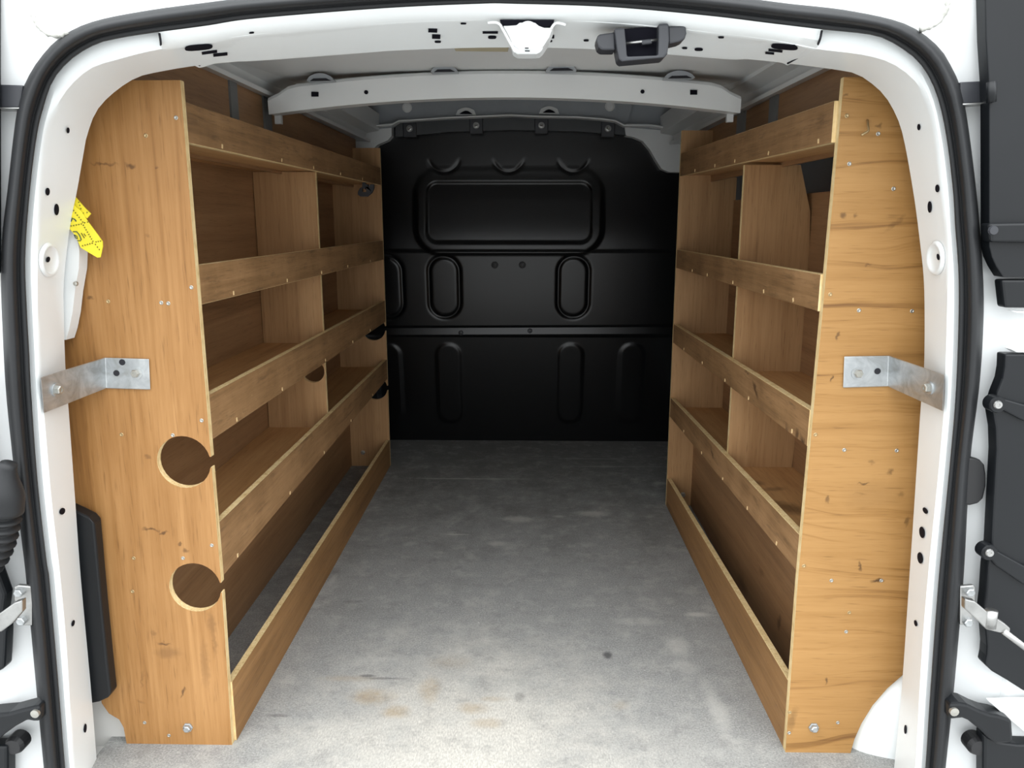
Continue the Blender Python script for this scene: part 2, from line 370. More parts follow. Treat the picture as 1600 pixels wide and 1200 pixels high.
    c = mixc(nt, mth(nt, 'MULTIPLY', ramp(nt, grit, [(.50, (0,)*3), (.66, (1,)*3)]), .30), c, (.60, .59, .55, 1))
    c = mixc(nt, mth(nt, 'MULTIPLY', ramp(nt, noise(nt, v, 22, 8, .75), [(.34, (1,)*3), (.48, (0,)*3)]), .30), c, (.12, .12, .125, 1))
    fleck = noise(nt, v, 120, 3, .5)
    c = mixc(nt, mth(nt, 'MULTIPLY', ramp(nt, fleck, [(.70, (0,)*3), (.75, (1,)*3)]), .55), c, (.74, .73, .68, 1))
    scr = noise(nt, scaled(nt, v, (70, 900, 1), rot=(0, 0, .05)), 1, 2, .5)
    c = mixc(nt, mth(nt, 'MULTIPLY', ramp(nt, scr, [(.72, (0,)*3), (.78, (1,)*3)]), .25), c, (.5, .5, .48, 1))
    nt.links.new(c, b.inputs['Base Color']); bump(nt, b, fine, .35, .0015); return m
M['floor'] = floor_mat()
M['ground'] = plain('pale_concrete', (.33, .33, .325, 1), .85, vary=.15, vscale=3, bmp=.3, bscale=60)
M['yellow'] = plain('yellow_tape', srgb(222, 205, 44), .55, vary=.06, vscale=60)
M['ink'] = plain('dark_print', srgb(92, 88, 20), .6)
M['ink_blue'] = plain('dark_green_print', srgb(52, 74, 66), .6)
M['sealant'] = plain('body_sealant', (.50, .50, .46, 1), .8, vary=.3, vscale=150, bmp=.6, bscale=220)
M['tanfoam'] = plain('tan_foam', srgb(150, 140, 116), .9, vary=.1)
M['plug'] = plain('black_grommet', (.012, .012, .013, 1), .5)

# ------------------------------------------------------------------ ground and van shell (setting)
g = 80
struct(obj('floor_outside', [(-g, -g, -.62), (g, -g, -.62), (g, g, -.62), (-g, g, -.62)], [(0, 1, 2, 3)], M['ground']), 'pale concrete yard the van stands on', 'ground')

XC = -.053                                             # centre line of the van body
FY1 = 2.985
def roof_z(x, y): return 1.152 + .020 * (y - 1.1) + .075 * max(0, y - 1.85) - .05 * (x - XC) ** 2
rows = []
for i in range(22):
    y = 1.04 + i * (3.10 - 1.04) / 21
    rows.append([Vector((XC - .80 + 1.6 * k / 40, y, roof_z(XC - .80 + 1.6 * k / 40, y))) for k in range(41)])
top = [[p + Vector((0, 0, .03)) for p in r] for r in rows]
ce = loft('ceiling', rows + top[::-1], M['primer'], closed=True, smooth=False); struct(ce, 'bare grey-white painted metal roof skin of the van', 'ceiling')
# roof swage panels pressed into the skin either side
fl = box('floor', (-.70, 1.075, -.018), (.66, FY1 + .06, 0), M['floor']); struct(fl, 'worn speckled grey load floor with pale dust wear and painted falloff of light', 'floor')
# the trimmed front corners of the floor sheet are covered by the painted sill
sill = box('trim_1', (XC - .74, .99, -.20), (XC + .74, 1.30, -.019), M['sill']); struct(sill, 'white painted metal sill under the load floor', 'sill')
for s, nm in ((-1, 'wall_left'), (1, 'wall_right')):
    x = XC + s * .745
    w = box(nm, (min(x, x + s*.03), 1.10, -.20), (max(x, x + s*.03), 3.08, 1.22), M['wall_metal'])
    struct(w, 'grey painted metal side of the van behind the shelving', 'wall')

# ---------------- bulkhead: one pressed sheet with embossed shapes
def sd_round(px, pz, cx, cz, hx, hz, r):
    qx, qz = abs(px - cx) - hx + r, abs(pz - cz) - hz + r
    return math.hypot(max(qx, 0), max(qz, 0)) + min(max(qx, qz), 0) - r
BY = 2.915
def bpt(u, v): p = at(u, v, BY); return p.x, p.z
def groove(d, w, depth): return depth * math.exp(-(d / w) ** 2)
def sstep(a, b, x): t = min(max((x - a) / (b - a), 0), 1); return t * t * (3 - 2 * t)
shapes = []
def add_slot(u, v, hw, hh, r, typ):
    x, z = bpt(u, v); k = BY / 1200; shapes.append((x, z, hw * k, hh * k, r * k, typ))
add_slot(795, 332, 124, 45, 17, 'win'); add_slot(795, 330, 139, 61, 36, 'ring')
for u in (605, 694, 896): add_slot(u, 449, 23, 46, 22, 'slot')
for u in (606, 700, 892, 988): add_slot(u, 604, 22, 68, 21, 'slot2')
for u in (692, 794, 897): add_slot(u, 224, 23, 40, 22, 'faint')
zr1, zr0 = bpt(800, 512)[1], bpt(800, 527)[1]; zb = bpt(800, 392)[1]
def bulk_y(x, z):
    y = 0
    y += .030 * sstep(zb - .004, zb + .30, z)                   # upper part leans away
    y -= .010 * (1 - sstep(zb - .006, zb + .004, z))            # middle band stands slightly proud
    y -= .022 * (1 - sstep(.0, zr0, z)) * 0
    y += .10 * (zb - max(z, zr0)) if z < zb else 0                # middle band tucks under
    if z < zr0: y += .010 + .13 * (zr0 - z)
    for (cx, cz, hx, hz, r, t) in shapes:
        if abs(x - cx) > hx + .08 or abs(z - cz) > hz + .08: continue
        d = sd_round(x, z, cx, cz, hx, hz, r)
        if t == 'slot': y += groove(d, .0065, .006)
        elif t == 'slot2': y += (sstep(0, -.016, d)) * -.004
        elif t == 'win': y += sstep(.004, -.008, d) * .007
        elif t == 'ring': y -= sstep(.012, -.008, d) * .009 * (1 - .8 * sstep(cz + hz * .2, cz + hz * .9, z))
        else: y += groove(d, .006, .004) * (1 - sstep(cz - hz * .95, cz - hz * .45, z))
    return y
x0, x1, z0, z1 = XC - .74, XC + .74, 0.0, 1.30
NX, NZ = 330, 270; vv, ff = [], []
for j in range(NZ + 1):
    z = z0 + (z1 - z0) * j / NZ
    for i in range(NX + 1):
        x = x0 + (x1 - x0) * i / NX; vv.append((x, BY + bulk_y(x, z), z))
for j in range(NZ):
    for i in range(NX): a = j * (NX + 1) + i; ff.append((a, a + 1, a + NX + 2, a + NX + 1))
bk = obj('wall_back', vv, ff, M['bulkhead'], smooth=True); struct(bk, 'black pressed steel bulkhead with embossed ovals and window shape', 'bulkhead')
BO = bk
# folded rail across the bulkhead
rail = [(x0, zr0 - .001), (x0, zr0 + .002), (x0, zr1)]
BR = BY + .024
pr = [(BR + .004, zr0 - .004), (BR - .020, zr0), (BR - .022, zr0 + .006), (BR - .018, zr1 - .006), (BR - .010, zr1 + .002), (BR + .006, zr1 + .004)]
tl = .010
loft('rail', [[Vector((x0, y, z)), Vector((x1, y, z + tl))] for (y, z) in pr], M['bulkhead'], BO, smooth=False)
for (u, v) in ((720, 520), (828, 517)):
    stamp('bolt', 'bb', [(.009, .004), (.009, 0), (.006, -.003), (.0, -.004)], (0, 1, 0), M['plastic_grey'], at(u, v, BR - .022), BO)
for (u, v) in ((773, 414), (816, 414)):
    stamp('plug', 'bp', [(.013, .004), (.013, 0), (.008, -.001), (.007, -.005), (.0, -.006)], (0, 1, 0), M['plug'], at(u, v, BY - .008), BO)
# top flange with bolted tabs
flange = [at(u, v, BY - .004) for (u, v) in ((618, 214), (700, 206), (800, 203), (900, 205), (978, 211), (978, 190), (900, 186), (800, 184), (700, 186), (618, 192))]
prism('top_flange', flange, (0, .02, 0), M['bulk_strip'], BO)
for (u, v) in ((640, 201), (744, 196), (846, 196), (950, 201)):
    c = at(u, v, BY - .012); bevel(box('tab', (c.x - .024, c.y, c.z - .028), (c.x + .024, c.y + .014, c.z + .026), M['plastic_grey'], BO), .003)
    stamp('tab_bolt', 'tb', [(.012, .002), (.012, 0), (.010, -.002), (.008, -.002), (.007, -.006), (.004, -.007), (.0, -.005)], (0, 1, 0), M['steel'], c, BO)
# grey body shoulders either side of the bulkhead top
sh = [(976, 196), (1015, 196), (1140, 203), (1140, 270), (1046, 269), (1034, 264), (1025, 250), (1016, 234), (1004, 220), (990, 214), (978, 212)]
prism('body_shoulder', [at(u, v, 2.90) for u, v in sh], (0, .06, 0), M['primer'], bpy.data.objects['wall_right'])
sh = [(612, 196), (580, 197), (470, 206), (470, 240), (575, 240), (590, 226), (606, 219), (612, 212)]
prism('body_shoulder', [at(u, v, 2.90) for u, v in sh], (0, .06, 0), M['primer'], bpy.data.objects['wall_left'])

# ------------------------------------------------------------------ roof bows and rails
def arch_bow(name, y, zc, drop, h, xa, xb, depth, mat, label):
    rows = [[], [], [], [], []]; n = 48
    for k in range(n + 1):
        x = xa + (xb - xa) * k / n; z = zc - drop * ((x - XC) / .5) ** 2
        e = min(1.0, min(x - xa, xb - x) / .055); top = z - (1 - sstep(0, 1, e)) * .020
        rows[0].append(Vector((x, y + .012, top + .004))); rows[1].append(Vector((x, y, top))); rows[2].append(Vector((x, y - .004, top - .006)))
        rows[3].append(Vector((x, y - .002, z - h))); rows[4].append(Vector((x, y + depth, z - h + .004)))
    rows.append([r + Vector((0, 0, .03)) for r in rows[4]])
    o = loft(name, rows, mat, smooth=False); struct(o, label, 'roof beam'); return o
BOWY = 1.75
bow = arch_bow('trim_2', BOWY, 1.161, .033, .053, -.553, .446, .06, M['primer'], 'grey-white metal roof beam with square and round holes')
for (u, v, a, b, sq) in ((492, 147, 5.5, 3.8, 1), (1084, 144, 5.5, 3.8, 1), (572, 144, 3.2, 3.2, 0), (1004, 143, 3.2, 3.2, 0)):
    pts = [(u-a, v-b), (u+a, v-b+.4), (u+a, v+b), (u-a, v+b)] if sq else [(u + a*math.cos(t*math.pi/8), v + b*math.sin(t*math.pi/8)) for t in range(16)]
    prism('hole', [at(p, q, BOWY - .0055) for p, q in pts], (0, .002, 0), M['dark'], bow)
# scalloped relief cut-outs over the beam, their shade painted as dark slivers
for (u, v, w, hgt) in ((500, 124, 21, 10), (694, 110, 21, 9), (877, 108, 24, 10), (1062, 120, 24, 10)):
    pts = [(u - w, v + 2)] + [(u - w + 2*w*t/12, v - hgt * math.sin(math.pi * t / 12) ** .7) for t in range(1, 12)] + [(u + w, v + 1)]
    prism('relief', [at(p, q, BOWY - .030) for p, q in pts], (0, .03, 0), M['wall_metal'], bow)
    prism('relief_shade', [at(p, q, BOWY - .031) for p, q in [(u - w*.75, v + 2.4), (u - w*.5, v - 1.5), (u + w*.45, v - 2), (u + w*.8, v + 1.8)]], (0, .004, 0), M['hollow'], bow)
# front header near the bulkhead
hd = [(586, 150), (588, 161), (622, 188), (660, 187), (700, 184), (800, 181), (900, 183), (945, 186), (962, 190), (978, 196), (990, 160), (990, 150)]
fh = prism('trim_3', [at(u, v, 2.86) for u, v in hd], (0, .05, 0), M['wall_metal']); struct(fh, 'grey metal roof header above the bulkhead', 'roof beam')
for gp in ([(430,140),(588,150),(588,161),(625,190),(612,199),(430,215)], [(990,150),(1160,140),(1160,215),(1050,204),(976,198),(984,176)]):
    prism('gusset', [at(u, v, 2.885) for u, v in gp], (0, .03, 0), M['wall_metal'], fh)
lipc = [(540, 203), (580, 198), (612, 196), (623, 190), (657, 188), (700, 185), (800, 181), (835, 183), (900, 184), (940, 187), (962, 190), (975, 197), (1015, 197), (1060, 203)]
ra = [at(u, v, 2.83) for u, v in lipc]
loft('header_lip', [[p + Vector((0, 0, .005)) for p in ra], ra, [p + Vector((0, .04, .0)) for p in ra], [p + Vector((0, .04, .012)) for p in ra]], M['primer'], fh, smooth=False)
for (u, v) in ((728, 174), (858, 172)):
    pts = [(u - 16, v + 6)] + [(u - 16 + 32 * t / 10, v - 6 * math.sin(math.pi * t / 10)) for t in range(1, 10)] + [(u + 16, v + 6)]
    prism('relief', [at(p, q, 2.85) for p, q in pts], (0, .012, 0), M['primer'], fh)
    pts = [(p, q + 4) for p, q in [(u - 10 + 20 * t / 8, v - 5 * math.sin(math.pi * t / 8)) for t in range(9)]]
    prism('hole', [at(p, q, 2.845) for p, q in pts], (0, .006, 0), M['dark'], fh)
for (u, v) in ((636, 168), (953, 166)):
    stamp('plug', 'hp', [(.017, .003), (.017, 0), (.012, -.003), (0, -.003)], (0, 1, 0), M['primer'], at(u, v, 2.858), fh)

XLL, XRL = -.575, .512                                  # plywood lining planes over the shelves
for s, nm, xl in ((-1, 'trim_4', XLL), (1, 'trim_5', XRL)):
    zt = 1.117 if s < 0 else 1.106
    sec = [(0.012, zt - .002), (-.018, zt - .004), (-.020, zt + .004), (-.002, zt + .010), (-.008, zt + .026), (-.050, zt + .034), (-.054, zt + .09), (.14, zt + .09), (.14, zt - .002)]
    ring = [[Vector((xl + s * a, y, z + .006 * (y - 1.12))) for a, z in sec] for y in (1.12, 2.88)]
    n = len(sec); v = ring[0] + ring[1]; f = [(i, (i+1) % n, n + (i+1) % n, n + i) for i in range(n)] + [tuple(range(n)), tuple(range(2*n-1, n-1, -1))]
    r = obj(nm, v, f, M['primer']); struct(r, 'folded metal roof rail along the side of the van', 'roof rail')
    wl = bpy.data.objects['wall_left' if s < 0 else 'wall_right']
    box('lining_panel', (min(xl, xl + s*.006), 1.20, .96), (max(xl, xl + s*.006), 2.72 if s < 0 else 2.45, zt), M['wood_back'], wl)
    for (ua, ub, vm) in (((358, 369, 160), (411, 422, 185)) if s < 0 else ((1205, 1217, 160), (1154, 1166, 185))):
        ya, yb = atx(ua, vm, xl).y, atx(ub, vm, xl).y
        box('metal_strip', (xl - s*.004 if s > 0 else xl, min(ya, yb), .975), (xl if s > 0 else xl + .004, max(ya, yb), zt), M['strip'], wl)
    # little pale clip under the beam end
    c = at(434, 186, 1.80) if s < 0 else at(1141, 183, 1.80)
    box('clip', (c.x - .007, c.y, c.z - .010), (c.x + .007, c.y + .012, c.z + .012), M['primer'], wl)

# ------------------------------------------------------------------ rear door aperture: seal, flange, jamb
SO = [(80,1310),(69,1200),(55,1050),(41,900),(32,825),(20,712),(10,612),(4,500),(2,420),(5,360),(12,300),(27,175),(45,120),(75,77),(105,52),(150,33),(225,18),(312,6),(400,-4),(600,-18),(800,-24),(1000,-18),(1150,-4),(1230,6),(1325,17),(1412,37),(1462,70),(1487,107),(1506,160),(1525,300),(1535,425),(1536,500),(1530,600),(1515,725),(1505,900),(1490,1075),(1477,1200),(1466,1310)]
SI = [(115,1310),(104,1200),(92,1050),(79,900),(75,875),(61,750),(51,612),(48,550),(44,475),(42,400),(49,300),(60,212),(70,170),(85,127),(112,95),(150,71),(187,61),(250,51),(325,41),(400,30),(600,14),(750,7),(800,7),(950,12),(1100,25),(1200,37),(1282,47),(1362,56),(1400,72),(1437,102),(1462,150),(1477,217),(1487,300),(1490,350),(1496,450),(1492,600),(1482,725),(1465,900),(1452,1075),(1444,1200),(1434,1310)]
FI = [(126,1310),(115,1200),(105,1025),(94,900),(80,775),(69,647),(62,587),(59,475),(59,400),(62,300),(72,212),(82,180),(105,140),(140,108),(180,94),(255,76),(400,54),(600,37),(750,31),(800,30),(900,33),(1000,40),(1110,51),(1200,62),(1272,76),(1350,86),(1395,100),(1430,127),(1450,160),(1462,212),(1472,300),(1479,360),(1481,425),(1477,585),(1475,637),(1465,750),(1450,900),(1440,1025),(1430,1200),(1421,1310)]
JI = [(160,1310),(152,1200),(142,1075),(126,900),(117,775),(107,637),(102,570),(100,500),(100,437),(110,350),(120,300),(131,237),(136,212),(150,175),(175,147),(212,122),(250,112),(312,102),(400,94),(600,80),(800,74),(1000,80),(1150,91),(1230,99),(1325,112),(1350,122),(1380,147),(1400,180),(1412,217),(1427,300),(1437,375),(1444,450),(1444,570),(1439,630),(1427,812),(1421,900),(1409,1075),(1397,1200),(1387,1310)]
NR = 220
YF, YJ = 1.022, 1.112
cSO = resample([at(u, v, 1.005) for u, v in SO], NR); cSI = resample([at(u, v, 1.008) for u, v in SI], NR)
cFI = resample([at(u, v, YF) for u, v in FI], NR); cJI = resample([at(u, v, YJ) for u, v in JI], NR)
def outward(c):
    out = []
    for i in range(len(c)):
        t = (c[min(i+1, len(c)-1)] - c[max(i-1, 0)]); n = Vector((-t.z, 0, t.x)).normalized(); out.append(n)
    return out                                            # curve runs up the left, over, down the right
nJI = outward(cJI)
if nJI[10].x > 0: nJI = [-n for n in nJI]
mid = [a.lerp(b, .12) + Vector((0, -.004, 0)) for a, b in zip(cFI, cJI)]
jrows = [[p + Vector((0, .014, 0)) for p in cSO], [p + Vector((0, .008, 0)) for p in cSI], [a.lerp(b, .65) + Vector((0, .001, 0)) for a, b in zip(cSI, cFI)], cFI,
         [a.lerp(b, .08) for a, b in zip(cFI, cJI)], [a.lerp(b, .96) for a, b in zip(cFI, cJI)], cJI,
         [p + n * .006 + Vector((0, .005, 0)) for p, n in zip(cJI, nJI)], [p + n * .05 + Vector((0, .006, 0)) for p, n in zip(cJI, nJI)]]
frame = crease(loft('trim_6', jrows, M['jamb'])); struct(frame, 'white painted door frame round the load opening', 'door frame')
# rubber seal: bulb and carrier swept round the opening
prof = [(0, 1.018), (-.02, 1.008), (.02, .996), (.10, .986), (.22, .980), (.36, .978), (.50, .982), (.60, .989), (.67, .998), (.70, 1.000), (.74, .998), (.94, .999), (.99, 1.003), (1.0, 1.016)]
srows = []
for t, y in prof:                                      # the tracing was taken at depth 1.005; carry it to each point's own depth
    k = y / 1.005
    srows.append([Vector(((a.x + (b.x - a.x) * t) * k, y, HEIGHT + (a.z + (b.z - a.z) * t - HEIGHT) * k)) for a, b in zip(cSO, cSI)])
seal = loft('door_seal', srows, M['rubber'], closed=True); tag(seal, 'black rubber seal running round the rear door opening', 'seal')
# outer body round the opening
nSO = outward(cSO)
if nSO[10].x > 0: nSO = [-n for n in nSO]
def big(p):
    d = Vector((p.x - XC, 0, p.z - .52)); k = 1 / max(abs(d.x) / .86, abs(d.z) / .86); return Vector((XC, 1.06, .52)) + d * k
brows = [[p + Vector((0, .014, 0)) for p in cSO], [p + n * .012 + Vector((0, .014, 0)) for p, n in zip(cSO, nSO)], [p + n * .030 + Vector((0, .009, 0)) for p, n in zip(cSO, nSO)],
         [p + n * .050 + Vector((0, .000, 0)) for p, n in zip(cSO, nSO)], [p + n * .075 + Vector((0, -.004, 0)) for p, n in zip(cSO, nSO)], [big(p) for p in cSO], [big(p) + Vector((0, .25, 0)) for p in cSO]]
body = loft('wall_rear', brows, M['white']); struct(body, 'white outer body of the van round the rear opening', 'van body')
for pts in ([(50,18),(54,30),(60,41),(70,50),(82,55),(96,55),(106,50)], [(1482,-4),(1480,10),(1475,24),(1465,35),(1452,42),(1438,47)]):
    tube('sealant_bead', resample([at(u, v, .994) for u, v in pts], 24), [.0018 + .0022 * random.random() for _ in range(24)], M['sealant'], body, n=8)

def lerp_at(poly, v, side):
    """horizontal photo position of a jamb curve at a height"""
    pts = [p for p in poly if (p[0] < 700) == (side < 0)]
    best = None
    for (ua, va), (ub, vb) in zip(pts, pts[1:]):
        if min(va, vb) <= v <= max(va, vb) and abs(va - vb) > 3: best = ua + (ub - ua) * (v - va) / (vb - va)
    return best
from mathutils.bvhtree import BVHTree
def surface(o):
    org = base_of(o); return BVHTree.FromPolygons([v.co + org for v in o.data.vertices], [tuple(p.vertices) for p in o.data.polygons])
BVJ = surface(frame)
def hit(bv, u, v, off):
    eye = Vector((0, 0, HEIGHT)); d = ray(u, v).normalized(); loc, nrm, i, dist = bv.ray_cast(eye, d)
    if loc is None: return None
    if nrm.dot(d) > 0: nrm = -nrm
    return loc + nrm * off
def on_jamb(u, v, off=.0015): return hit(BVJ, u, v, off)
def jamb_hole(u, v, a, b, ang=0, name='hole', mat='dark', off=.0015):
    ca, sa = math.cos(math.radians(ang)), math.sin(math.radians(ang)); ps = []
    for t in range(16):
        w = 2 * math.pi * t / 16; x, y = a * math.cos(w), b * math.sin(w); ps.append(on_jamb(u + x*ca - y*sa, v + x*sa + y*ca, off))
    s = 1 if u < 700 else -1
    return prism(name, ps, (-s * .0008, 0.0004, 0), M[mat], frame)
def emboss(u, v, a, b):
    s = -1 if u < 700 else 1; rws = []
    for k, off in ((1.0, .0004), (.93, .0035), (.84, .0048), (.76, .0030), (.70, .0012), (.3, .0008), (.02, .0008)):
        r = [on_jamb(u + a*k*math.cos(2*math.pi*t/28), v + b*k*math.sin(2*math.pi*t/28), off) for t in range(28)]; rws.append(r + [r[0]])
    loft('dimple', rws, M['jamb'], frame)
emboss(75, 406, 15, 27); emboss(1464, 403, 13, 27)
for h in ((105,203,2.2,4.5), (73,299,3.2,6), (87,327,3.6,9), (96,799,4,5.5,25), (113,974,2,5,15), (132,1138,2,7,5),
          (1437,198,2.2,5), (1466,294,3,6), (1454,323,3,9), (1447,798,3,5.5,-30), (1442,832,4,9,-8), (1439,872,4,9,-8), (1432,974,2,5,-15), (1416,1140,1.8,7)):
    jamb_hole(*h)
jamb_hole(72, 405, 2.8, 4.6, 15, off=.0028); jamb_hole(1469, 401, 2, 5, -10, off=.0028)
# header panel across the top
HA = [(250,51),(325,41),(400,30),(600,14),(750,7),(800,7),(950,12),(1100,25),(1200,37),(1283,47)]
HB = [(256,76),(330,65),(400,54),(600,37),(750,31),(800,31),(900,33),(1000,39),(1110,51),(1200,62),(1273,76)]
HC = [(312,103),(328,99),(345,93),(400,92),(550,81),(662,73),(800,71),(932,73),(1045,82),(1150,90),(1172,85),(1200,86),(1230,99)]
YHB, YHC = 1.028, 1.128
n = 90
hA = resample([at(u, v, 1.004) for u, v in HA], n); hB = resample([at(u, v, YHB) for u, v in HB], n); hC = resample([at(u, v, YHC) for u, v in HC], n)
hC = [p + Vector((0, -.002, -.003)) for p in hC]; hB = [p + Vector((0, -.004, -.002)) for p in hB]; hA = [p + Vector((0, -.003, 0)) for p in hA]
hrows = [hA, [a.lerp(b, .6) + Vector((0, -.006, 0)) for a, b in zip(hA, hB)], hB, [a.lerp(b, .06) for a, b in zip(hB, hC)], [a.lerp(b, .97) for a, b in zip(hB, hC)], hC, [p + Vector((0, .004, .012)) for p in hC], [p + Vector((0, -.03, .03)) for p in hC]]
header = crease(loft('header_panel', hrows, M['jamb'], frame))
def polyv(poly, u):
    for (ua, va), (ub, vb) in zip(poly, poly[1:]):
        if ua <= u <= ub: return va + (vb - va) * (u - ua) / (ub - ua)
    return poly[0][1] if u < poly[0][0] else poly[-1][1]
BVH = surface(header)
def on_header(u, v, off=.0015):
    a, b = hit(BVH, u, v, off), hit(BVJ, u, v, off)
    return min([p for p in (a, b) if p is not None], key=lambda p: p.y, default=None)
def header_hole(u, v, a, b, ang=0, sq=False, r=None):
    ca, sa = math.cos(math.radians(ang)), math.sin(math.radians(ang)); ps = []
    raw = [(-a, -b), (a, -b), (a, b), (-a, b)] if sq else [(a*math.copysign(abs(math.cos(w))**.6, math.cos(w)), b*math.copysign(abs(math.sin(w))**.8, math.sin(w))) for w in [2*math.pi*t/20 for t in range(20)]]
    ps = [on_header(u + x*ca - y*sa, v + x*sa + y*ca) for x, y in raw]
    if all(p is not None for p in ps): prism('hole', ps, (0, .0003, .0008), M['dark'], header)
for h in ((676,46.5,7,2.6,2,True), (681.5,56,6.5,3,2,True), (684,64,5,1.4), (766,49.5,12,1.4,0,True), (769,57,6.5,2.2), (724,35.5,4.5,1), (310,73,22,4.2,-5),
          (327,80.5,12,1.8,-8,True), (344,84,11,2,-6,True), (1226,72,21,4,5), (1212,78,11,1.4,6,True), (1203,82,7,1.2,5,True), (859,47,4,1.5), (861,56,5,2.4,0,True), (857,63,6,1.5), (916,62,4,1.2), (1070,74,4,1.2), (1092,76,6.5,2), (1127,57,4.5,1.2), (393,50,4,1,-6)):
    header_hole(*h)
# seams where the header meets the corner pressings
for pts in ([(249,52),(251,64),(255,75),(285,88),(312,102)], [(1284,48),(1281,62),(1273,75),(1252,87),(1231,99)]):
    q = []
    for u, v in pts: q.append(at(u, v, 1.0 if v < 66 else 1.022 + (v - 70) / 32 * .095))
    tube('seam', resample(q, 14), .0014, M['hollow'], frame, n=6)
# tan foam pad inside the roof behind the header
c = at(748, 75, 1.30); prism('foam_pad', [at(u, v, 1.28) for u, v in ((706, 69), (796, 68), (793, 81), (712, 80))], (0, .02, .004), M['tanfoam'], ce)

# ------------------------------------------------------------------ inner pillar, wheel arch, cover behind the frame
pl = [(90,356),(110,358),(121,372),(124,392),(123,420),(117,455),(113,490),(108,515),(103,531),(90,531)]
prism('pillar_pressing', [at(u, v, 1.121) for u, v in pl], (0, .022, 0), M['primer'], frame)  # greyer paint stands in for the shade on this turned face
stamp('rivet', 'rv', [(.0035, 0), (.003, -.003), (0, -.004)], (0, 1, 0), M['screw'], at(119, 443, 1.117), frame)
cv = prism('lamp_cover', [at(u, v, 1.120) for u, v in ((100,790),(122,800),(138,808),(147,818),(150,850),(158,940),(167,1030),(173,1084),(168,1091),(155,1097),(140,1100),(110,1100))], (0, .022, 0), M['plastic'])
bevel(cv, .004, 2); tag(cv, 'black plastic cover tucked between white pillar and plywood end panel', 'cover')
# right wheel arch pressing: quarter dome against the pillar
rws = []
for i in range(13):
    t = i / 12 * math.pi / 2; r = []
    for k in range(17):
        w = k / 16 * math.pi / 2
        r.append(Vector((.70 - .165 * math.cos(w) * math.cos(t*.98), 1.175 - .05 * math.sin(t), -.02 + .205 * math.sin(w) * math.cos(t * .98))))
    rws.append(r)
loft('wheel_arch', rws, M['white'], bpy.data.objects['wall_right'])
loft('wheel_arch_skirt', [[Vector((.70 - .165 * math.cos(k/16*math.pi/2), y, -.02 + .205 * math.sin(k/16*math.pi/2))) for k in range(17)] for y in (1.165, 1.9)], M['white'], bpy.data.objects['wall_right'])
q = [at(u, v, 1.168) for u, v in ((110,1088),(172,1088),(190,1112),(198,1130),(206,1180),(206,1230),(110,1230))]
prism('sill_corner', q, (0, .02, 0), M['sill'], bpy.data.objects['wall_left'])

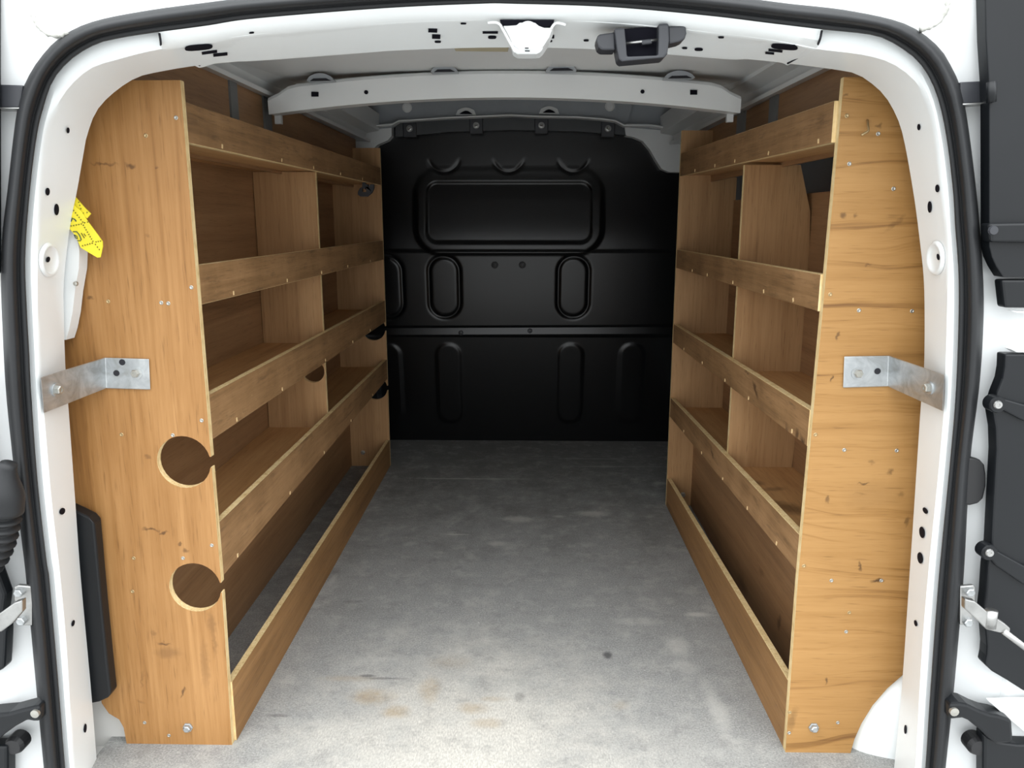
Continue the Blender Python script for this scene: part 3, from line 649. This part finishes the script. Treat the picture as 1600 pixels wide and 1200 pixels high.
# ------------------------------------------------------------------ shelving units
T = .012
SCREW = [(.0030, .001), (.0030, -.0005), (.0022, -.0009), (.0012, -.0004), (0, -.0002)]
BOLT = [(.0085, .001), (.0085, -.002), (.0065, -.0025), (.0062, -.007), (.0045, -.0085), (0, -.0085)]
def keyhole(xe, inward, zc, dist, r, mouth, n=30):
    """cut-out points running down an edge at x=xe (from top to bottom)"""
    cx = xe + inward * dist; a0 = math.asin(min(mouth / r, .99)); pts = [(xe, zc + mouth)]
    for k in range(n + 1):
        a = a0 + (2 * math.pi - 2 * a0) * k / n
        pts.append((cx - inward * r * math.cos(a), zc + r * math.sin(a)))
    pts.append((xe, zc - mouth)); return pts
def unit(name, label, side, x, y0, y1, ydiv, lips, hts, xback, woods, marks):
    s = side                                            # -1 left, +1 right; shelves run from x outward to x + s*depth
    t = thing(name, label, 'shelving', (x, y0, 0))
    # --- end panel facing the door
    if s < 0:
        out = [(x, hts[0])]
        for zc in (.4909, .2826): out += keyhole(x, -1, zc, .0425, .0415, .0085)
        out += [(x - .004, 0), (-.666, 0), (-.668, .030), (-.674, .045), (-.690, .056), (-.700, .075), (-.705, .20), (-.705, .75), (-.69, .86), (-.655, .95), (-.61, 1.015), (-.57, 1.040), (-.552, hts[0])]
    else:
        out = [(x + .006, hts[0]), (x - .002, .30), (x, 0), (.532, 0), (.536, .025), (.545, .055), (.560, .088), (.580, .118), (.602, .142), (.640, .165), (.640, .75), (.61, .87), (.56, .96), (.50, 1.025), (.47, hts[0])]
    ep = prism('end_panel', [(px, y0, pz) for px, pz in out], (0, T, 0), [woods[0], M['edge']], t)
    for k, (u, v) in enumerate(marks): stamp('screw', 'sc', SCREW, (0, 1, 0), M['screw'] if k % 3 else M['brass'], at(u, v, y0), ep, n=10)
    b = at(294, 1136, y0) if s < 0 else at(1271, 1136, y0)
    stamp('bolt', 'ebolt', BOLT, (0, 1, 0), M['zinc'], b, ep, n=6)
    # --- middle divider
    wd = (ydiv - y0) / (y1 - y0); zb = lips[3][0][0] * (1 - wd) + lips[3][1][0] * wd + T + (.030 if s < 0 else .016) - .001; zt = lips[0][0][0] + .002; xd = x + s * T
    if s < 0:
        pts = [(xd, zt)] + keyhole(xd, -1, .4909, .030, .0285, .0002) + [(xd, zb), (xback + .002, zb), (xback + .002, zt)]
    else:
        pts = [(xd, zt), (xd, zb), (xback - .002, zb), (xback + .010, .60), (xback - .004, .872), (.550, zt)]
    prism('divider', [(px, ydiv, pz) for px, pz in pts], (0, T, 0), [M['wood_up'], M['edge']], t)
    # --- far end panel
    if s < 0:
        pts = [(x, hts[1])] + keyhole(x, -1, .4909, .0425, .0415, .0085) + keyhole(x, -1, .2826, .0425, .0415, .0085) + [(x, 0), (-.645, 0), (-.655, .9), (-.63, hts[1])]
    else: pts = [(x, hts[1]), (x, 0), (.585, 0), (.585, .97), (.520, 1.0), (.520, hts[1])]
    fp = prism('end_panel', [(px, y1, pz) for px, pz in pts], (0, T, 0), [M['wood_up'], M['edge']], t)
    for (u, v) in (((567, 707),) if s < 0 else ((1067, 773),)):
        stamp('bolt', 'fbolt', BOLT, (0, 1, 0), M['screw'], at(u, v, y1 - .001), fp, n=6)
    # --- shelves, lips
    for k, ((zb0, zt0), (zb1, zt1)) in enumerate(lips):
        ya, yb = y0 + T, y1; low = k == 4
        def cross(xa, xb, za0, zc0, za1, zc1): return [(xa, ya, za0), (xb, ya, za0), (xb, yb, za1), (xa, yb, za1), (xa, ya, zc0), (xb, ya, zc0), (xb, yb, zc1), (xa, yb, zc1)]
        f = box_vf((0,)*3, (1,)*3)[1]; lo, hi = min(x, x + s*T), max(x, x + s*T)
        lp = obj('kick_board' if low else 'lip', cross(lo, hi, zb0, zt0, zb1, zt1), f, [M['wood_lip_low' if low else 'wood_lip' if s < 0 else 'wood_lip_stained'], M['edge']], t, midx=[1, 1, 1, 1, 0, 0])
        bevel(lp, .0006, 1)
        if not low:
            for q in range(5):
                w = .07 + q * .19 + random.uniform(-.03, .03); yy = ya + (yb - ya) * w; zz = zb0 + (zb1 - zb0) * w + .006
                key = 'staple%d' % s
                if key not in _cache:
                    v, ff2 = box_vf((-.0008, -.0018, -.0032), (.0008, .0018, .0032)); me = bpy.data.meshes.new('staple'); me.from_pydata(v, [], ff2); me.materials.append(M['chip']); _cache[key] = me
                so = bpy.data.objects.new('staple', _cache[key]); COL.objects.link(so); so.parent = lp; so.location = Vector((x - s * .0003, yy, zz)) - base_of(lp)
                so.rotation_euler = (random.uniform(-.6, .6), 0, 0)
            xs = x + s * T; xe = xback - s*0
            if k == 0 and s > 0: xe = XRL
            lo, hi = min(xs, xe), max(xs, xe)
            up = .002 if k == 0 else .030 if s < 0 else .016
            obj('shelf', cross(lo, hi, zb0 + up, zb0 + up + T, zb1 + up, zb1 + up + T), f, [M['wood_shelf'], M['edge']], t, midx=[0, 0, 1, 1, 1, 1])
    # --- backs
    lo, hi = min(xback, xback + s*.006), max(xback, xback + s*.006)
    top = lips[0][0][0] + .006 if s < 0 else .909
    box('back_panel', (lo, y0 + T, lips[3][1][0] + .02), (hi, y1, top), M['wood_back'], t)
    xl = -.622 if s < 0 else .500
    lo, hi = min(xl, xl + s*.006), max(xl, xl + s*.006)
    box('lower_back_panel', (lo, y0 + T, .0005), (hi, y1, lips[3][1][0] + .014), M['wood_back'], t)
    return t
LS = [(228,212),(275,184),(299,449),(169,471),(252,473),(263,474),(190,679),(270,680),(315,657),(209,872),(286,872),(331,852),(207,924),(226,1129),(264,1149)]
RS = [(1323,181),(1372,209),(1396,295),(1297,460),(1342,485),(1425,486),(1274,679),(1319,703),(1401,704),(1256,884),(1299,907),(1377,907),(1327,957),(1322,987),(1309,1129),(1234,1113),(1233,1145),(1327,256)]
unit('shelving_unit', 'longer plywood shelving unit with round pipe holes, beside the yellow tape', -1, -.485, 1.15, 2.665, 1.89,
     [((.963, 1.019), (.967, 1.022)), ((.732, .790), (.724, .787)), ((.524, .594), (.514, .586)), ((.298, .388), (.315, .383)), ((0, .108), (0, .096))],
     (1.046, 1.085), -.646, (M['wood_left_end'],), LS)
unit('shelving_unit', 'shorter plywood shelving unit with flame-grained end panel and no pipe holes', 1, .426, 1.15, 2.29, 1.657,
     [((.962, 1.018), (.975, 1.037)), ((.724, .778), (.720, .772)), ((.518, .575), (.503, .558)), ((.313, .374), (.280, .338)), ((.0, .122), (0, .087))],
     (1.047, 1.098), .580, (M['wood_right_end'],), RS)

# ------------------------------------------------------------------ fixing brackets
def bracket(side, quad, bolts, holes, label):
    """quad: outer end top/bottom, bend top/bottom, inner end top/bottom in the photo"""
    (a, b, c, d, e, f) = quad
    P = [at(*a, 1.012), at(*b, 1.012), at(*c, 1.146), at(*d, 1.146), at(*e, 1.146), at(*f, 1.146)]
    t = thing('fixing_bracket', label, 'bracket', (P[2] + P[3]) / 2, 'zinc fixing brackets')
    th = Vector((side * .002, .0032, 0))
    v = P + [p + th for p in P]
    fc = [(0,1,3,2), (2,3,5,4), (6,8,9,7), (8,10,11,9), (0,2,8,6), (2,4,10,8), (1,7,9,3), (3,9,11,5), (0,6,7,1), (4,5,11,10)]
    pl = obj('plate', v, fc, M['zinc'], t); bevel(pl, .0012, 2)
    # bolts
    nrm1 = (P[2] - P[0]).cross(P[1] - P[0]).normalized()
    if nrm1.y > 0: nrm1 = -nrm1
    for (u, vv, sl) in bolts:
        if sl:
            r = ray(u, vv); r0 = Vector((0, 0, HEIGHT)); k = (P[0] - r0).dot(nrm1) / r.dot(nrm1); pos = r0 + r * k; nn = nrm1
        else: pos = at(u, vv, 1.146); nn = Vector((0, -1, 0))
        for nm, prof, m, n in (('washer', [(.0095, 0), (.0095, .0018), (0, .0018)], M['zinc'], 18), ('bolt', [(.0062, 0), (.0062, .0065), (.0052, .0078), (.003, .0078), (.0028, .0066), (0, .0066)], M['screw'], 6)):
            vs, fs = lathe_mesh(prof, nn, n); obj(nm, [x + pos for x in vs], fs, m, pl)
    for (u, vv) in holes:
        vs, fs = lathe_mesh([(.0046, 0), (.0046, .0006), (0, .0006)], (0, -1, 0), 16); obj('hole', [x + at(u, vv, 1.146) for x in vs], fs, M['hollow'], pl)
bracket(-1, ((63,590),(68,646),(164,559),(166,607),(233,561),(235,609)), ((88,609,True),(213,583,False)), ((182,583),(191,566)), 'bent zinc bracket joining white pillar to upright-grained end panel')
bracket(1, ((1476,586),(1473,643),(1389,556),(1387,604),(1319,557),(1317,606)), ((1452,606,True),(1340,583,False)), ((1371,580),), 'bent zinc bracket joining white pillar to flame-grained end panel')

# ------------------------------------------------------------------ small things on the shelves and frame
# yellow tape tag
tp = thing('yellow_tape', 'crumpled yellow printed tape hanging behind the white pillar', 'tape', at(130, 400, 1.135))
def sheet(name, px, Yf, th, mat):
    v = [at(u, w, Yf(u, w)) for u, w in px]; n = len(v); back = [p + Vector((0, th, 0)) for p in v]
    f = [tuple(range(n)), tuple(range(2*n-1, n-1, -1))] + [(i, (i+1) % n, n + (i+1) % n, n + i) for i in range(n)]
    o = obj(name, v + back, f, mat, tp); bm = bmesh.new(); bm.from_mesh(o.data); bmesh.ops.triangulate(bm, faces=[x for x in bm.faces if len(x.verts) > 4]); bm.to_mesh(o.data); bm.free(); return o
YT = lambda u, v: 1.113 + .00012 * (u - 110)
front = sheet('front_fold', [(100,300),(117,322),(127,330),(138,347),(150,363),(160,377),(160.5,385),(157,402),(152,402.5),(126,387),(123,380),(117,367),(109,358),(100,350)], YT, .0012, M['yellow'])
back = sheet('back_fold', [(108,298),(119,309),(131,323),(142,334),(136,341),(128,335),(108,318)], lambda u, v: 1.117, .0012, M['yellow'])
def tri(u, v, r, ang, Yf, par, mat):
    ps = [at(u + r * math.cos(math.radians(ang + 120*k)), v + r * math.sin(math.radians(ang + 120*k)), Yf(u, v) - .0007) for k in range(3)]
    prism('print_mark', ps, (0, .0004, 0), mat, par)
def triline(a, b, n, ang, Yf=YT, par=front, r=1.5):
    for k in range(n):
        t = k / max(n - 1, 1); tri(a[0] + (b[0]-a[0])*t, a[1] + (b[1]-a[1])*t, r, ang, Yf, par, M['ink'])
triline((115, 329), (129, 347), 6, 60); triline((111, 353), (127, 350), 5, 90); triline((130, 352), (145, 377), 8, 60); triline((132, 348), (137, 347), 2, 90)
triline((129, 384), (144, 380), 5, -90); triline((150, 378), (157, 376.5), 3, 90); triline((149, 382), (155, 390), 3, -60); triline((123, 316), (126, 326), 3, 30, lambda u, v: 1.117, back); triline((130, 333), (136, 332), 2, -90, lambda u, v: 1.117, back)
def inkline(pts, w, mat): tube('print_mark', [at(u, v, YT(u, v) - .0006) for u, v in pts], w, mat, front, n=5)
inkline([(114,362),(120,362),(124,367),(127,374),(126,376),(121,376)], .0007, M['ink_blue']); inkline([(116,367),(120,369),(121,373),(118,372),(116,367)], .0007, M['ink_blue'])
inkline([(127,364),(130,369),(132,372)], .0006, M['ink']); inkline([(131,365),(134,369)], .0006, M['ink']); inkline([(111,346),(113,341),(117,343),(119,346)], .0009, M['ink_blue'])

# bent nail stuck in the right end panel
nl = tube('bent_nail', resample([at(1355.5, 188, 1.148), at(1356, 196, 1.140), at(1357, 203, 1.136), at(1355, 206, 1.135), at(1346, 211, 1.135)], 14), .0017, M['brass'], n=8)
tag(nl, 'small bent nail sticking out of flame-grained plywood end panel', 'nail')
# dark hook on the far end of the left top lip
hy = 2.50
hk = thing('wire_hook', 'dark metal hook hanging from top lip of the longer shelving unit', 'hook', at(570, 300, hy))
hx = lambda u, v: Vector((at(u, v, hy).x, at(u, v, hy).y, at(u, v, hy).z))
prism('strap', [hx(*p) for p in ((566, 274), (571, 274), (571, 296), (566, 294))], (0, .012, 0), M['plastic_grey'], hk)
prism('hook', [hx(*p) for p in ((571, 288), (575, 288), (575, 291), (572, 296), (572, 300), (566, 300), (566, 292), (562, 294), (559, 300), (559, 304), (563, 307), (574, 307), (581, 301), (584, 294), (584, 288), (578, 288), (577, 291), (571, 292))], (0, .014, 0), M['plastic_grey'], hk)

# striker bracket under the header
YS = 1.016
st = thing('striker_bracket', 'white painted cup-shaped metal bracket hanging from the header', 'bracket', at(822, 83, YS))
outl = [(786,40),(793,40),(807,39),(812,35),(836,35),(842,40),(850,43),(862,43),(866,38),(858,58),(849,72),(843,77),(812,77),(801,70),(796,58)]
cup = prism('cup', [at(u, v, YS) for u, v in outl], (0, .034, -.004), M['white'], st); bevel(cup, .002, 2)
lowr = [at(u, v, YS + .001) for u, v in ((801,70),(812,77),(843,77),(849,72),(846,80),(838,84),(808,84),(800,79))]
bevel(prism('folded_lip', lowr, (0, .03, 0), M['jamb'], st), .0015, 1)
vs, fs = lathe_mesh([(.0125, 0), (.0122, .0012), (.011, .0015), (.0105, .0006), (0, .0006)], (0, -1, 0), 24); obj('boss', [x + at(825, 50, YS) for x in vs], fs, M['white'], st)
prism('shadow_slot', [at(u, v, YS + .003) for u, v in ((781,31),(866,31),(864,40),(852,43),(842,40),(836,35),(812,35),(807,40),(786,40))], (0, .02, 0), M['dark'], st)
for pts in ([(762,36),(772,35),(780,37),(784,43),(800,72),(806,82)], [(884,39),(872,36),(866,38),(861,45)]):
    tube('flange_edge', resample([at(u, v, YS - .001) for u, v in pts], 14), .0017, M['white'], st, n=6)
for (u, v, a) in ((823, 75, 3), (824, 79.5, 4)): prism('slit', [at(p, q, YS - .0012) for p, q in ((u-a, v-.8), (u+a, v-.8), (u+a, v+.8), (u-a, v+.8))], (0, .001, 0), M['hollow'], st)

# door latch keeper
YK = 1.012
lk = thing('latch_keeper', 'dark grey plastic latch keeper with U-shaped frame under header', 'latch', at(1004, 96, YK))
def kp(name, px, y, d, mat, bw=.002, par=lk): o = prism(name, [at(u, v, y) for u, v in px], (0, d, 0), mat, par); bevel(o, bw, 2); return o
kp('wing', [(961,50),(938,53),(933,56),(932,64),(935,74),(940,78),(962,78)], YK + .004, .03, M['plastic_grey'], .003)
kp('wing', [(1044,41),(1068,39.5),(1072,42),(1073,52),(1070,61),(1062,65),(1045,69)], YK + .004, .03, M['plastic_grey'], .003)
kp('frame', [(960,44),(976,43),(978,62),(980,88),(1028,86),(1029,62),(1029,37),(1045,36),(1046,62),(1043,84),(1038,90),(972,96),(967,93),(964,78)], YK - .004, .034, M['plastic_grey'], .002)
kp('recess', [(974,45),(1032,40),(1032,88),(976,90)], YK + .012, .010, M['dark'], .001)
tube('bar', [at(977, 68, YK + .004), at(1030, 62, YK + .004)], .0017, M['steel'], lk, n=8)
kp('roller', [(1001,62),(1018,60),(1020,68),(1003,70)], YK + .002, .008, M['plastic_grey'], .002)

# ------------------------------------------------------------------ rear doors folded right back, hinges, check straps
DY = .985
def dprism(name, px, y, d, mat, par, bw=.003): o = prism(name, [at(u, v, y) for u, v in px], (0, d, 0), mat, par); bevel(o, bw, 2); return o
xd = at(1552, 600, DY).x
d1 = box('door_1', (.662, DY + .012, -.16), (1.22, DY + .036, 1.17), M['white']); bevel(d1, .01, 3); struct(d1, 'white rear door folded right back, with black inner trim', 'door')
UR = 2250
dprism('trim_panel', [(1536,-160),(1541,60),(1545,124),(1546,165),(1546,385),(1550,402),(1557,417),(1567,433),(UR,433),(UR,-160)], DY - .006, .02, M['plastic'], d1, .004)
dprism('trim_ridge', [(1545,349),(1600,348),(UR,340),(UR,378),(1600,379),(1548,378)], DY - .016, .02, M['plastic'], d1, .003)
stamp('trim_screw', 'ts', [(.006, .001), (.005, -.002), (0, -.002)], (0, 1, 0), M['plastic_grey'], at(1552, 360, DY - .016), d1)
dprism('pull_cup', [(1565,437),(1567,455),(1570,481),(UR,485),(UR,437)], DY - .004, .018, M['plastic'], d1, .003)
dprism('pull_lip', [(1582,486),(1604,487),(UR,487),(UR,490),(1590,489)], DY - .008, .014, M['white'], d1, .001)
dprism('pull_lip', [(1580,546),(1588,543),(UR,541),(UR,551),(1590,551)], DY - .008, .018, M['white'], d1, .002)
low = [(1571,553),(1570,575),(1567,592),(1559,612),(1551,640),(1556,670),(1557,705),(1554,760),(1551,810),(1549,850),(1544,885),(1541,930),(1538,955),(1541,985),(1543,1010),(1542,1025),(1539,1039),(1551,1050),(1575,1064),(1600,1080),(UR,1120),(UR,553)]
dprism('trim_panel', low, DY - .006, .02, M['plastic'], d1, .004)
for pts, (u, v, r) in (([(1556,640),(1565,640),(1600,658),(UR,690),(UR,662),(1600,632),(1565,622),(1556,622)], (1558, 632, .0105)), ([(1543,868),(1556,884),(1600,914),(UR,1010),(UR,985),(1600,884),(1560,862),(1547,853)], (1545, 863, .0095))):
    dprism('trim_ridge', pts, DY - .012, .016, M['plastic'], d1, .002)
    stamp('lug', 'lug', [(.0105, .014), (.0105, -.001), (.0095, -.003), (0, -.003)], (0, 1, 0), M['plastic'], at(u, v, DY - .014), d1, n=24)
    stamp('trim_bolt', 'tbolt', [(.0055, .001), (.0055, -.002), (.0045, -.004), (.002, -.004), (.0015, -.003), (0, -.003)], (0, 1, 0), M['steel'], at(u, v, DY - .017), d1, n=12)
dprism('bumper_trim', [(1537,1148),(1560,1160),(1590,1164),(UR,1180),(UR,1400),(1536,1400)], DY - .010, .022, M['plastic'], d1, .004)
stamp('stop_buffer', 'sbuf', [(.014, .012), (.014, -.004), (.011, -.010), (0, -.011)], (0, 1, 0), M['plug'], at(1524, 1162, DY + .004), d1, n=20)
dprism('number_plate_edge', [(1546,1097),(1592,1095),(UR,1095),(UR,1300),(1600,1143),(1570,1118)], DY - .004, .010, M['white'], d1, .001)
# recessed black hinge pocket at the top
hp = thing('upper_hinge', 'black upper door hinge bridging white body and black door trim', 'hinge', at(1545, 163, .96), 'upper hinges')
dprism('leaf', [(1500,128),(1546,126),(1560,124),(1560,161),(1500,163)], 1.0, .03, M['plastic_grey'], hp, .002)
dprism('edge_plate', [(1500,162),(1590,156.5),(1590,158.5),(1500,164.5)], .992, .05, M['steel'], hp, .0005)
tube('pin', [at(1549, 128, DY - .010), at(1549, 160, DY - .010)], .0055, M['plastic'], hp)
hq = thing('upper_hinge', 'black upper door hinge beside the yellow tape side of the van', 'hinge', at(15, 168, .96), 'upper hinges')
dprism('leaf', [(-60,130),(36,133),(30,169),(-60,168)], 1.0, .03, M['plastic_grey'], hq, .002)
dprism('edge_plate', [(-60,167),(30,168),(30,170),(-60,170)], .994, .05, M['steel'], hq, .0005)
# lower hinges
hl = thing('lower_hinge', 'black cranked lower hinge arm below the thin check strap rod', 'hinge', at(1530, 1165, .95), 'lower hinges')
dprism('arm', [(1484,1100),(1500,1099),(1512,1101),(1530,1110),(1546,1116),(1562,1119),(1582,1126),(1584,1156),(1578,1162),(1558,1163),(1544,1154),(1530,1140),(1514,1127),(1504,1123),(1484,1125)], DY - .020, .03, M['plastic'], hl, .004)
stamp('bolt', 'hb', [(.006, .001), (.006, -.003), (0, -.004)], (0, 1, 0), M['screw'], at(1490, 1111, DY - .020), hl, n=12)
hl = thing('lower_hinge', 'black cranked lower hinge arm below the corrugated cable conduit', 'hinge', at(20, 1165, .95), 'lower hinges')
dprism('arm', [(62,1103),(50,1105),(30,1110),(12,1115),(-10,1117),(-60,1122),(-60,1160),(-8,1162),(4,1150),(22,1137),(42,1126),(52,1128),(62,1128)], DY - .020, .03, M['plastic'], hl, .004)
stamp('bolt', 'hb', [(.006, .001), (.006, -.003), (0, -.004)], (0, 1, 0), M['screw'], at(56, 1114, DY - .020), hl, n=12)
# left door
xe = at(-6, 600, DY).x
d2 = box('door_2', (-1.33, DY + .012, -.16), (-.768, DY + .036, 1.17), M['white']); bevel(d2, .01, 3); struct(d2, 'white rear door folded right back, behind the corrugated conduit', 'door')
dprism('trim_panel', [(8,930),(4,960),(9,985),(8,1010),(6,1045),(-20,1060),(-700,1120),(-700,560),(-40,560),(-10,880)], DY - .006, .02, M['plastic'], d2, .004)
dprism('trim_panel', [(-14,-160),(-12,430),(-700,430),(-700,-160)], DY - .006, .02, M['plastic'], d2, .004)
dprism('bumper_trim', [(11,1166),(11,1400),(-700,1400),(-700,1160)], DY - .010, .022, M['plastic'], d2, .004)
stamp('stop_buffer', 'sbuf', [(.014, .012), (.014, -.004), (.011, -.010), (0, -.011)], (0, 1, 0), M['plug'], at(26, 1161, DY + .004), d2, n=20)
# check straps
def strap(sd, label, plate, bolts, arm, pivot, rod):
    t = thing('check_strap', label, 'check strap', at(*plate[2], .985), 'door check straps')
    dprism('mount_plate', plate, .984, .006, M['steel'], t, .002)
    for (u, v) in bolts: stamp('bolt', 'cb', [(.0062, .001), (.0062, -.005), (.005, -.006), (0, -.006)], (0, 1, 0), M['zinc'], at(u, v, .983), t, n=6)
    dprism('arm', arm, .925, .010, M['steel'], t, .0015)
    p = at(*pivot, .928); tube('pivot', [p + Vector((0, 0, -.013)), p + Vector((0, 0, .010))], .0075, M['steel'], t, n=14)
    if rod: tube('rod', [at(u, v, .926) for u, v in rod], .0042, M['steel'], t, n=8)
strap(1, 'zinc door check strap with rod crossing the black door trim', [(1500,916),(1521,914),(1525,918),(1525,940),(1518,948),(1521,972),(1514,978),(1500,977)], ((1514,924),(1511,971)),
      [(1508,936),(1524,940),(1545,958),(1570,974),(1579,982),(1578,990),(1562,989),(1542,984),(1528,970),(1508,952)], (1548, 965), [(1568,986),(1605,1014),(1700,1085)])
strap(-1, 'zinc door check strap beside the corrugated cable conduit', [(50,916),(28,914),(21,918),(21,938),(30,950),(26,970),(30,978),(50,978)], ((31,925),(35,969)),
      [(34,938),(22,942),(0,958),(-30,978),(-30,995),(2,987),(18,975),(34,956)], (-22, 975), None)
# rubber plug in the body and its twin
pg = tag(dprism('rubber_plug', [(1505,716),(1522,716),(1532,719),(1539,727),(1541,740),(1541,760),(1537,778),(1528,787),(1516,790),(1505,789)], .995, .012, M['plug'], None, .003), 'rounded black rubber plug behind the door seal', 'plug')
# cable conduit on the left
cd = thing('cable_conduit', 'black corrugated cable conduit beside the seal', 'conduit', at(15, 880, .96))
pts = resample([at(u, v, .955) for u, v in ((14,724),(8,745),(4,770),(2,800))], 14); tube('boot', pts, [.010 + .016 * sstep(0, 9, i) for i in range(14)], M['rubber'], cd, n=18)
pts = resample([at(u, v, .955) for u, v in ((2,798),(-2,825),(-9,850),(-20,872),(-36,890))], 70); tube('bellows', pts, [.0215 + .0035 * math.cos(i * 2 * math.pi / 8) for i in range(70)], M['rubber'], cd, n=18)
